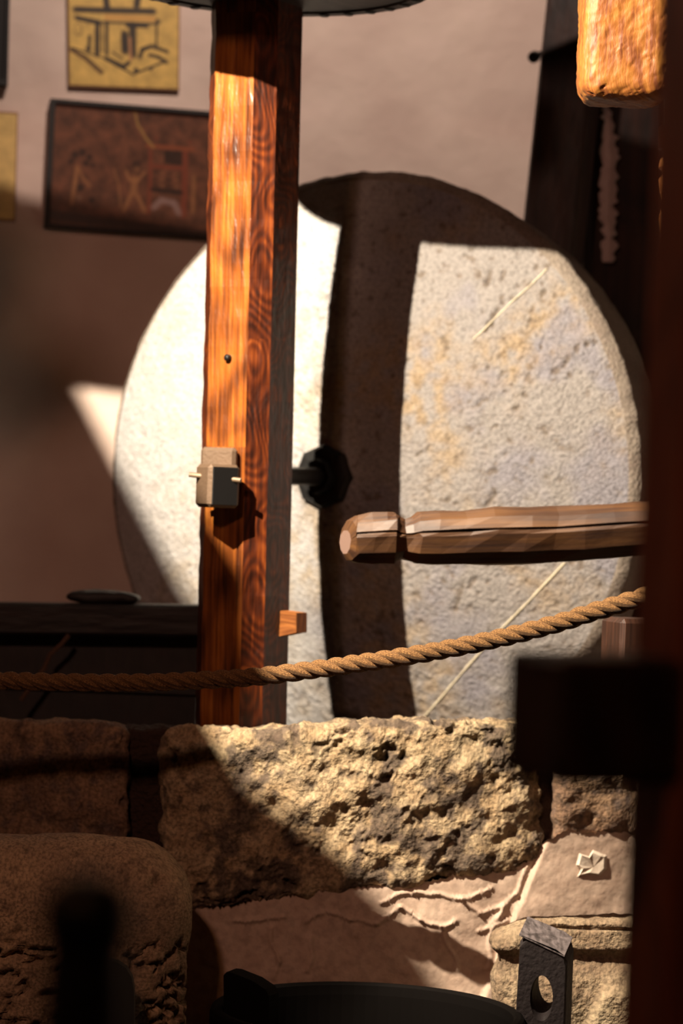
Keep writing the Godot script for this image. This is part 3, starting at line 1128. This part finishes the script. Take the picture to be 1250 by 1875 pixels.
	picture("picture", "dark framed brown picture with two figures, partly hidden by the post", [[92, 181], [412, 207], [408, 440], [80, 417]], 0.022, 0.011, black, p, 0.35, gp)
	# the two at the left edge
	var c := Print.new(120, 210, -90, 205, 1.0, Color(0.80, 0.68, 0.42))
	c.mottle(mo, 0.1)
	c.line([[-60, 240], [-20, 300], [-50, 350]], 4.0, ink)
	c.line([[-75, 330], [-15, 330]], 3.0, ink)
	picture("picture", "pale yellow print cut off by the left edge of the view", [[-92, 198], [33, 206], [28, 406], [-98, 398]], 0.012, 0.004, board, c, 0.5, gp)
	var d := Print.new(120, 200, -100, -60, 1.0, Color(0.06, 0.035, 0.03))
	d.mottle(mo, 0.2)
	picture("picture", "nearly black framed picture in the upper left corner above the pale print", [[-110, -64], [19, -58], [14, 157], [-116, 150]], 0.022, 0.011, black, d, 0.4, gp)


# ==================================================================== dark timbers
func right_timbers() -> void:
	var d := 5.95
	var lo := at(868, 1330, d)
	var hi := at(1018, -90, d)
	var o := thing("leaning_timber", "dark squared timber leaning against the wall right of the millstone", "timber", Vector3(lo.x, lo.y, lo.z))
	var s := Soup.new()
	var up := (hi - lo).normalized()
	var rt := Vector3(cos(0.35), 0, sin(0.35))
	rt = (rt - up * rt.dot(up)).normalized()
	var l := (hi - lo).length()
	s.box(lo.lerp(hi, 0.5) + rt * 0.065, Vector3(0.062, l / 2.0, 0.05), Basis(rt, up, rt.cross(up)), 0.008)
	part(o, "shaft", s, M.dark_wood)
	var b := Soup.new()
	var p0 := at(1004, 90, d + 0.01)
	var p1 := at(978, 104, d - 0.04)
	b.tube([p0, p1], 0.0055, 10)
	var hd := (p1 - p0).normalized()
	b.tube([p1 - hd * 0.006, p1 + hd * 0.008], 0.013, 10)
	part(o, "bolt", b, M.black, false)
	# the broad upright behind the log
	var u0 := at(1126, 1400, 6.09)
	var u1 := at(1126, -90, 6.09)
	u1.x += 0.02
	var w := thing("upright_timber", "broad dark upright timber with a ragged pale strip behind the orange log", "timber", Vector3(u0.x, u0.y, u0.z))
	var q := Soup.new()
	var uu := (u1 - u0).normalized()
	var r2 := Vector3(cos(0.17), 0, -sin(0.17))
	q.box(u0.lerp(u1, 0.5), Vector3(0.096, (u1 - u0).length() / 2.0, 0.045), Basis(r2, uu, r2.cross(uu)), 0.018)
	part(w, "shaft", q, M.dark_wood)
	# ragged bare strip, the glint on it put into its pale colour
	var n := noise(18.0, 601, 0, 3)
	var st := Soup.new()
	for k in 41:
		var t := k / 40.0
		var py := lerpf(185, 480, t)
		var half := 19.0 * (0.75 + 0.8 * n.get_noise_1d(py * 0.02)) * minf(1.0, 0.3 + 2.5 * t)
		for i in 7:
			var a := i / 6.0 * 2.0 - 1.0
			var px := 1113.0 + a * half + 8.0 * n.get_noise_1d(py * 0.008 + 9.0)
			var dd := 6.012 + 0.010 * a * a - 0.006 * n.get_noise_2d(px * 0.01, py * 0.01)
			st.vert(at(px, py, dd))
	st.net(0, 6, 40)
	var sm := plain(Color(0.72, 0.64, 0.62), 0.5)
	var sp := part(w, "glint_strip", st, sm, true, Vector3(0, 0, 1))
	sp.set_meta("label", "ragged pale strip with the glint of the wall spotlight put into its colour")
	# a third post further right
	var v := thing("back_post", "dark post in the shade at the right, behind the blurred foreground upright", "post", at(1262, 1400, 6.0))
	var vs := Soup.new()
	vs.box(at(1262, 620, 5.94), Vector3(0.06, 0.98, 0.06), Basis(), 0.012)
	part(v, "shaft", vs, M.dark_wood)


func left_trough() -> void:
	var d := 5.42
	var o := thing("wooden_trough", "low dark wooden trough with a heavy top rail behind the basin at the left", "trough", Vector3(-0.6, 0.95, -d))
	var s := Soup.new()
	var a := at(-260, 1128, d)
	var b := at(372, 1136, d)
	var dir := (b - a).normalized()
	s.box(a.lerp(b, 0.5), Vector3(0.032, (b - a).length() / 2.0, 0.05), Basis(Vector3.UP.cross(dir).cross(dir) * -1.0, dir, Vector3.UP.cross(dir)), 0.006)
	part(o, "rail", s, M.black_wood)
	for k in 2:
		var p := Soup.new()
		var y := 1.235 - 0.137 * k
		p.box(Vector3((a.x + b.x) / 2.0, y, -d - 0.03 - 0.013 * k), Vector3((b.x - a.x) / 2.0 - 0.01, 0.074, 0.012))
		part(o, "plank", p, M.black_wood)
	# a low dark heap on the rail
	var n := noise(14.0, 611, 0, 3)
	var h := thing("dark_hump", "low dark heap lying on the trough rail beside the millstone", "hump", at(190, 1104, d))
	var hs := block(Vector3(0.075, 0.014, 0.035), 0.012, 0.005, func(q: Vector3, nn: Vector3) -> Array:
		var p := at(190, 1091, d) + Vector3(q.x * 0.075, q.y * 0.014 * (1.0 - 0.5 * q.x * q.x) - 0.003, q.z * 0.035)
		return [p + nn * 0.004 * n.get_noise_3dv(p), Color(0.1, 0.07, 0.06)])
	part(h, "heap", hs, M.black_wood, true)
	var t := thing("bent_cord", "thin pale bent cord hanging below the trough rail", "cord", at(60, 1280, d - 0.06))
	var ts := Soup.new()
	ts.tube([at(126, 1163, d - 0.056), at(112, 1180, d - 0.06), at(92, 1198, d - 0.06), at(82, 1222, d - 0.06), at(62, 1250, d - 0.06), at(38, 1282, d - 0.06)], 0.005, 8)
	part(t, "cord", ts, plain(Color(0.32, 0.22, 0.16), 0.9), true)


# ==================================================================== the lever
func lever() -> void:
	var d0 := 4.17
	var d1 := 4.12
	var o := thing("lever", "hewn brown wooden lever with a notched knob end reaching across the millstone", "lever", at(640, 985, d0))
	# sections: pixel x, top, bottom of the outline
	var sec := [[627, 968, 1010], [634, 950, 1022], [650, 941, 1027], [680, 936, 1029], [705, 934, 1029], [720, 934, 1028], [727, 942, 1024], [738, 948, 1020], [752, 944, 1024], [764, 936, 1029], [800, 934, 1030], [850, 931, 1029], [905, 926, 1029], [960, 926, 1028], [1010, 925, 1026], [1065, 922, 1023], [1115, 919, 1018], [1165, 917, 1014], [1230, 914, 1010], [1330, 908, 1004], [1430, 903, 1000]]
	var angs := []
	for k in 9:
		angs.append([deg_to_rad(112.0 + k * 36.0), 1.0, 0.0])
	angs.append([deg_to_rad(68.0), 1.0, 0.0])
	# the crack: a narrow slit on the side that faces the camera
	var crack := deg_to_rad(14.0)
	var full := []
	for a in angs:
		full.append([fposmod(a[0], TAU), 1.0])
	full.append([crack - 0.045, 1.0])
	full.append([crack, 0.80])
	full.append([crack + 0.045, 1.0])
	full.sort_custom(func(x, y): return x[0] < y[0])
	var n := noise(1.0, 701, 0, 2)
	var s := Soup.new()
	var rings := []
	for i in sec.size():
		var px: float = sec[i][0]
		var t := (px - 627.0) / 800.0
		var dd := lerpf(d0, d1, t)
		var c := at(px, (sec[i][1] + sec[i][2]) / 2.0 + 3.0, dd)
		var r: float = (sec[i][2] - sec[i][1]) / 2.0 / F * dd
		var ring := []
		for k in full.size():
			var a: float = full[k][0]
			var jit := 1.0 + 0.085 * n.get_noise_2d(i * 3.7, k * 5.1) * (1.0 if i > 2 else 0.6)
			var rr: float = r * jit * (full[k][1] if i > 0 else 1.0) * 1.075
			var p: Vector3 = c + Vector3(0, sin(a), 0) * rr + Vector3(0.1, 0, 1).normalized() * cos(a) * rr
			if i < 2:
				p.x += cos(a) * rr * (0.36 if i == 0 else 0.3) + 0.004
			if i > 1 and i < sec.size() - 1:
				p.x += minf(0.012, 0.25 * (sec[i + 1][0] - px) / F * dd) * n.get_noise_2d(i * 2.3 + 50.0, k * 4.4)
			ring.append(p)
		rings.append(ring)
	var m := full.size()
	var run := 0.0
	for i in sec.size() - 1:
		var l: float = (rings[i + 1][0] - rings[i][0]).length()
		for k in m:
			var k2 := (k + 1) % m
			var f := s.v.size()
			s.vert(rings[i][k], Vector2(k * 0.08, run))
			s.vert(rings[i][k2], Vector2(k * 0.08 + 0.08, run))
			s.vert(rings[i + 1][k2], Vector2(k * 0.08 + 0.08, run + l))
			s.vert(rings[i + 1][k], Vector2(k * 0.08, run + l))
			s.quad(f, f + 1, f + 2, f + 3)
		run += l
	s.poly_fan(rings[-1])
	part(o, "shaft", s, M.lever)
	var eg := Soup.new()
	eg.poly_fan(rings[0])
	var egp := part(o, "end_grain", eg, M.end_grain, false, Vector3(-1, 0, 0.3))
	egp.set_meta("label", "pale end grain of the knob")
	# what the small beam end below the rope belongs to
	var e := thing("beam_end", "small squared brown beam end under the rope at the right", "beam", at(1170, 1300, 4.7))
	var b := Soup.new()
	b.box(at(1170, 1232, 4.72), Vector3(0.058, 0.098, 0.05), Basis(Vector3.UP, 0.28), 0.008)
	part(e, "beam", b, M.brown)


# ==================================================================== the rope
func rope() -> void:
	var pts := [[-160, 1243, 4.62], [0, 1246, 4.6], [100, 1249, 4.58], [250, 1250, 4.56], [360, 1246, 4.55], [470, 1239, 4.53], [560, 1228, 4.52], [640, 1217, 4.5], [760, 1199, 4.48], [880, 1176, 4.46], [1000, 1147, 4.43], [1100, 1116, 4.4], [1180, 1092, 4.38], [1280, 1058, 4.35], [1420, 1005, 4.3]]
	var cv := Curve3D.new()
	for i in pts.size():
		var p := at(pts[i][0], pts[i][1], pts[i][2])
		var a := at(pts[maxi(i - 1, 0)][0], pts[maxi(i - 1, 0)][1], pts[maxi(i - 1, 0)][2])
		var b := at(pts[mini(i + 1, pts.size() - 1)][0], pts[mini(i + 1, pts.size() - 1)][1], pts[mini(i + 1, pts.size() - 1)][2])
		cv.add_point(p, (a - b) / 6.0, (b - a) / 6.0)
	cv.bake_interval = 0.01
	var len := cv.get_baked_length()
	var o := thing("rope", "thick twisted tan rope hanging in a curve across the whole view", "rope", cv.sample_baked(0.0))
	var nz := noise(1.0, 711, 0, 2)
	for st in 3:
		var path := []
		var n := 420
		for k in n + 1:
			var l := len * k / n
			var c := cv.sample_baked(l, true)
			var dd := (cv.sample_baked(minf(l + 0.005, len), true) - cv.sample_baked(maxf(l - 0.005, 0.0), true)).normalized()
			var sd := dd.cross(Vector3.UP).normalized()
			var up := sd.cross(dd)
			var t := -TAU * l / 0.086 + TAU * st / 3.0 + 0.25 * nz.get_noise_1d(l * 6.0)
			path.append(c + (sd * cos(t) + up * sin(t)) * (0.0076 + 0.0006 * nz.get_noise_1d(l * 20.0 + st * 9.0)))
		var s := Soup.new()
		s.tube(path, 0.0088, 14)
		part(o, "strand", s, M.rope, true)


# ==================================================================== the hanging log and the screw beside it
func log_block() -> void:
	var o := thing("hanging_log", "rough orange log end with a rounded lower edge hanging at the upper right", "log", at(1140, 180, 4.6))
	var n1 := noise(14.0, 721, 0, 3)
	var n2 := noise(70.0, 722, 0, 3)
	var d := 4.6
	var s := block(Vector3(0.081, 0.16, 0.07), 0.034, 0.0035, func(q: Vector3, n: Vector3) -> Array:
		var p := at(1150, 18, d) + Vector3(q.x * 0.081, q.y * 0.16, q.z * 0.07 - 0.03)
		p += n * (0.0035 * n1.get_noise_3dv(p) + 0.0016 * n2.get_noise_3dv(p) - 0.01 * maxf(0.0, n2.get_noise_3dv(p * 0.6) - 0.45))
		return [p, Color.WHITE])
	for k in s.v.size():
		s.uv[k] = Vector2(s.v[k].x + s.v[k].z, s.v[k].y)
	part(o, "timber", s, M.log, true)
	var w := thing("wooden_screw", "turned orange wooden screw just showing past the blurred foreground upright", "screw", at(1246, 480, 4.75))
	var prof := [[0.0, -0.28]]
	var base := at(1250, 300, 4.75)
	for q in [[500, 30], [430, 36], [400, 40], [372, 34], [352, 40], [330, 43], [318, 34], [308, 44], [294, 42], [284, 33], [277, 36], [274, 46], [236, 47], [232, 44], [232, 20], [-20, 20]]:
		prof.append([q[1] / F * 4.75, (300.0 - q[0]) / F * 4.75])
	prof.append([0.0, 0.32])
	var ws := Soup.new()
	ws.lathe(prof, 28, Transform3D(Basis(), base))
	part(w, "turning", ws, M.log)


# ==================================================================== lower left
func slab() -> void:
	var o := thing("rounded_slab", "large rounded brown stone slab with a cracked lower face at the lower left", "stone", Vector3(-0.45, 0.0, -4.6))
	var n1 := noise(5.0, 801, 0, 4)
	var n2 := noise(30.0, 802, 0, 4)
	var n3 := noise(16.0, 803, 0, 4)
	var corner := at(357, 1548, 4.5)
	var half := Vector3(0.42, 0.50, 0.13)
	var s := block(half, 0.129, 0.0055, func(q: Vector3, n: Vector3) -> Array:
		var p := Vector3(corner.x - half.x, corner.y - half.y - 0.002, corner.z - 0.10) + q * half
		p.x += 0.02 * (p.y - corner.y)
		var low := clampf((at(0, 1705, 4.5).y - p.y) / 0.03, 0.0, 1.0)
		var crag := absf(n3.get_noise_3d(p.x * 0.55, p.y * 1.5, p.z))
		var h := 0.010 * n1.get_noise_3dv(p * 0.8) + 0.0012 * n2.get_noise_3dv(p) * (1.0 + 3.0 * low)
		h -= low * 0.022 * maxf(0.0, 0.16 - crag) / 0.16
		h -= low * 0.004
		for k in [[48, 1534, 0.008], [288, 1616, 0.013], [37, 1703, 0.008]]:
			var c := at(k[0], k[1], 4.5)
			h -= 0.014 * maxf(0.0, 1.0 - Vector2((p.x - c.x) * 0.7, p.y - c.y).length() / k[2])
		var c := Color(0.52, 0.36, 0.21).lerp(Color(0.38, 0.26, 0.16), clampf(0.5 + 1.4 * n1.get_noise_3dv(p), 0.0, 1.0))
		c = c.lerp(Color(0.14, 0.09, 0.06), clampf(n2.get_noise_3dv(p * 1.2) * 1.2 + low * maxf(0.0, 0.10 - crag) * 5.0, 0.0, 0.7))
		return [p + n * h, c])
	part(o, "slab", s, M.slab, true)
	# a dark iron upright with a rounded shoulder in front of it
	var b := thing("iron_upright", "dark flat iron upright with a rounded shoulder in front of the brown slab", "iron bar", at(200, 1990, 4.36))
	var outl := []
	var d := 4.36
	for q in [[120, 2000], [120, 1768], [130, 1760], [195, 1758], [215, 1762], [231, 1773], [241, 1790], [245, 1812], [246, 2000]]:
		outl.append(at(q[0], q[1], d))
	var back := []
	for p in outl:
		back.append(p + Vector3(0, 0, -0.025))
	var bs := Soup.new()
	bs.prism(outl, back)
	part(b, "bar", bs, M.black)


# ==================================================================== the cauldron
func lug(o: Node3D, outl: Array, hole: Array, d: float, thick: Vector3, mat: Material, label: String) -> void:
	var s := Soup.new()
	var n := 48
	# both loops sampled by angle round the hole's middle
	var c := Vector2(hole[0], hole[1])
	var outer := []
	var inner := []
	for i in n:
		var t := TAU * i / n
		var dir := Vector2(cos(t), sin(t))
		var best := 1e9
		for k in outl.size():
			var a := Vector2(outl[k][0], outl[k][1])
			var b := Vector2(outl[(k + 1) % outl.size()][0], outl[(k + 1) % outl.size()][1])
			var x = Geometry2D.segment_intersects_segment(c, c + dir * 2000.0, a, b)
			if x != null:
				best = minf(best, c.distance_to(x))
		outer.append(c + dir * best)
		inner.append(c + Vector2(cos(t) * hole[2], sin(t) * hole[3]))
	var layer := func(off: Vector3, shrink: float) -> Array:
		var r := [[], []]
		for i in n:
			var p: Vector2 = c + (outer[i] - c) * (1.0 - shrink)
			r[0].append(at(p.x, p.y, d) + off)
			var q: Vector2 = c + (inner[i] - c) * (1.0 + shrink * 2.0)
			r[1].append(at(q.x, q.y, d) + off)
		return r
	var f0: Array = layer.call(Vector3.ZERO, 0.05)
	var f1: Array = layer.call(thick * 0.12, 0.0)
	var f2: Array = layer.call(thick * 0.88, 0.0)
	var f3: Array = layer.call(thick, 0.05)
	for pr in [[f0[1], f0[0]], [f0[0], f1[0]], [f1[0], f2[0]], [f2[0], f3[0]], [f3[0], f3[1]], [f3[1], f2[1]], [f2[1], f1[1]], [f1[1], f0[1]]]:
		for i in n:
			var k := (i + 1) % n
			var f := s.v.size()
			for p in [pr[0][i], pr[0][k], pr[1][k], pr[1][i]]:
				s.vert(p)
			s.quad(f, f + 1, f + 2, f + 3)
	var m := part(o, "lug", s, mat, false)
	m.set_meta("label", label)


func cauldron() -> void:
	var c := at(672, 1880, 4.36)
	var top := at(672, 1797, 4.63).y
	var r := 0.262
	var o := thing("iron_cauldron", "round black iron cauldron with upright lugs at the bottom of the view", "cauldron", Vector3(c.x, 0.0, -4.37))
	var s := Soup.new()
	s.lathe([[0.0, 0.02], [r * 0.9, 0.02], [r, 0.10], [r, top - 0.012], [r - 0.003, top - 0.003], [r - 0.008, top], [r - 0.016, top], [r - 0.020, top - 0.004], [r - 0.022, top - 0.02], [r - 0.024, 0.12], [r * 0.85, 0.05], [0.0, 0.045]], 72, Transform3D(Basis(), Vector3(c.x, 0, -4.37)))
	part(o, "body", s, M.soot, false)
	# the tall lug with a hole on the right and its lower twin on the left
	lug(o, [[951, 1713], [1018, 1741], [1032, 1750], [1037, 1766], [1030, 1960], [936, 1960]], [991, 1828, 19, 38], 4.40, Vector3(0.017, 0.022, -0.05), M.lug, "tall dark lug with an oval hole")
	var tp := Soup.new()
	var ta := []
	var tb := []
	for q in [[950, 1712], [1018, 1740], [1033, 1751]]:
		ta.append(at(q[0], q[1], 4.398) + Vector3(0, 0.0012, 0))
		tb.push_front(ta[-1] + Vector3(0.017, 0.022, -0.05) + Vector3(0, 0.001, 0))
	var loop := ta + tb
	var under := []
	for q in loop:
		under.append(q - Vector3(0, 0.0022, 0))
	tp.prism(under, loop)
	var tpm := part(o, "pale_top", tp, M.pale_cap)  # paler sheet laid over the lug's top face
	tpm.set_meta("label", "pale top of the lug")
	var ls := Soup.new()
	var a := []
	var b := []
	for q in [[409, 1960], [409, 1786], [414, 1780], [424, 1781], [462, 1796], [486, 1812], [492, 1824], [492, 1960]]:
		a.append(at(q[0], q[1], 4.36))
		b.append(at(q[0], q[1], 4.36) + Vector3(0.015, 0.0, -0.04))
	ls.prism(a, b)
	part(o, "lug", ls, M.soot)


# ==================================================================== out-of-focus things close to the camera
func foreground() -> void:
	var d := 2.25
	var o := thing("foreground_upright", "blurred dark red-brown wooden upright with a block at its side along the right edge", "upright", at(1330, 2100, d))
	var s := Soup.new()
	var lo := at(1292, 2300, d)
	var hi := at(1400, -400, d)
	var up := (hi - lo).normalized()
	var rt := Vector3(cos(0.2), 0, -sin(0.2))
	rt = (rt - up * rt.dot(up)).normalized()
	s.box(lo.lerp(hi, 0.5), Vector3(0.068, (hi - lo).length() / 2.0, 0.06), Basis(rt, up, rt.cross(up)), 0.008)
	part(o, "shaft", s, M.fore)
	var b := Soup.new()
	var c := at(1150, 1312, d - 0.02)
	b.box(c, Vector3(0.088, 0.052, 0.06), Basis(Vector3(0, 0, 1), 0.01) * Basis(Vector3.UP, 0.32), 0.006)
	part(o, "block", b, M.dark_wood)
	# the rope stanchion at the lower left
	var p := at(148, 1980, 1.5)
	var t := thing("stanchion", "very blurred black post with a rounded knob close to the camera at the lower left", "post", Vector3(p.x, 0.0, p.z))
	var y := at(148, 1600, 1.5).y
	var st := Soup.new()
	st.lathe([[0.0, y], [0.010, y - 0.001], [0.019, y - 0.006], [0.025, y - 0.014], [0.027, y - 0.024], [0.025, y - 0.034], [0.022, y - 0.042], [0.024, y - 0.055], [0.025, y - 0.075], [0.026, 0.02], [0.10, 0.015], [0.10, 0.0], [0.0, 0.0]], 36, Transform3D(Basis(), Vector3(p.x, 0, p.z)))
	part(t, "pole", st, M.black, false)
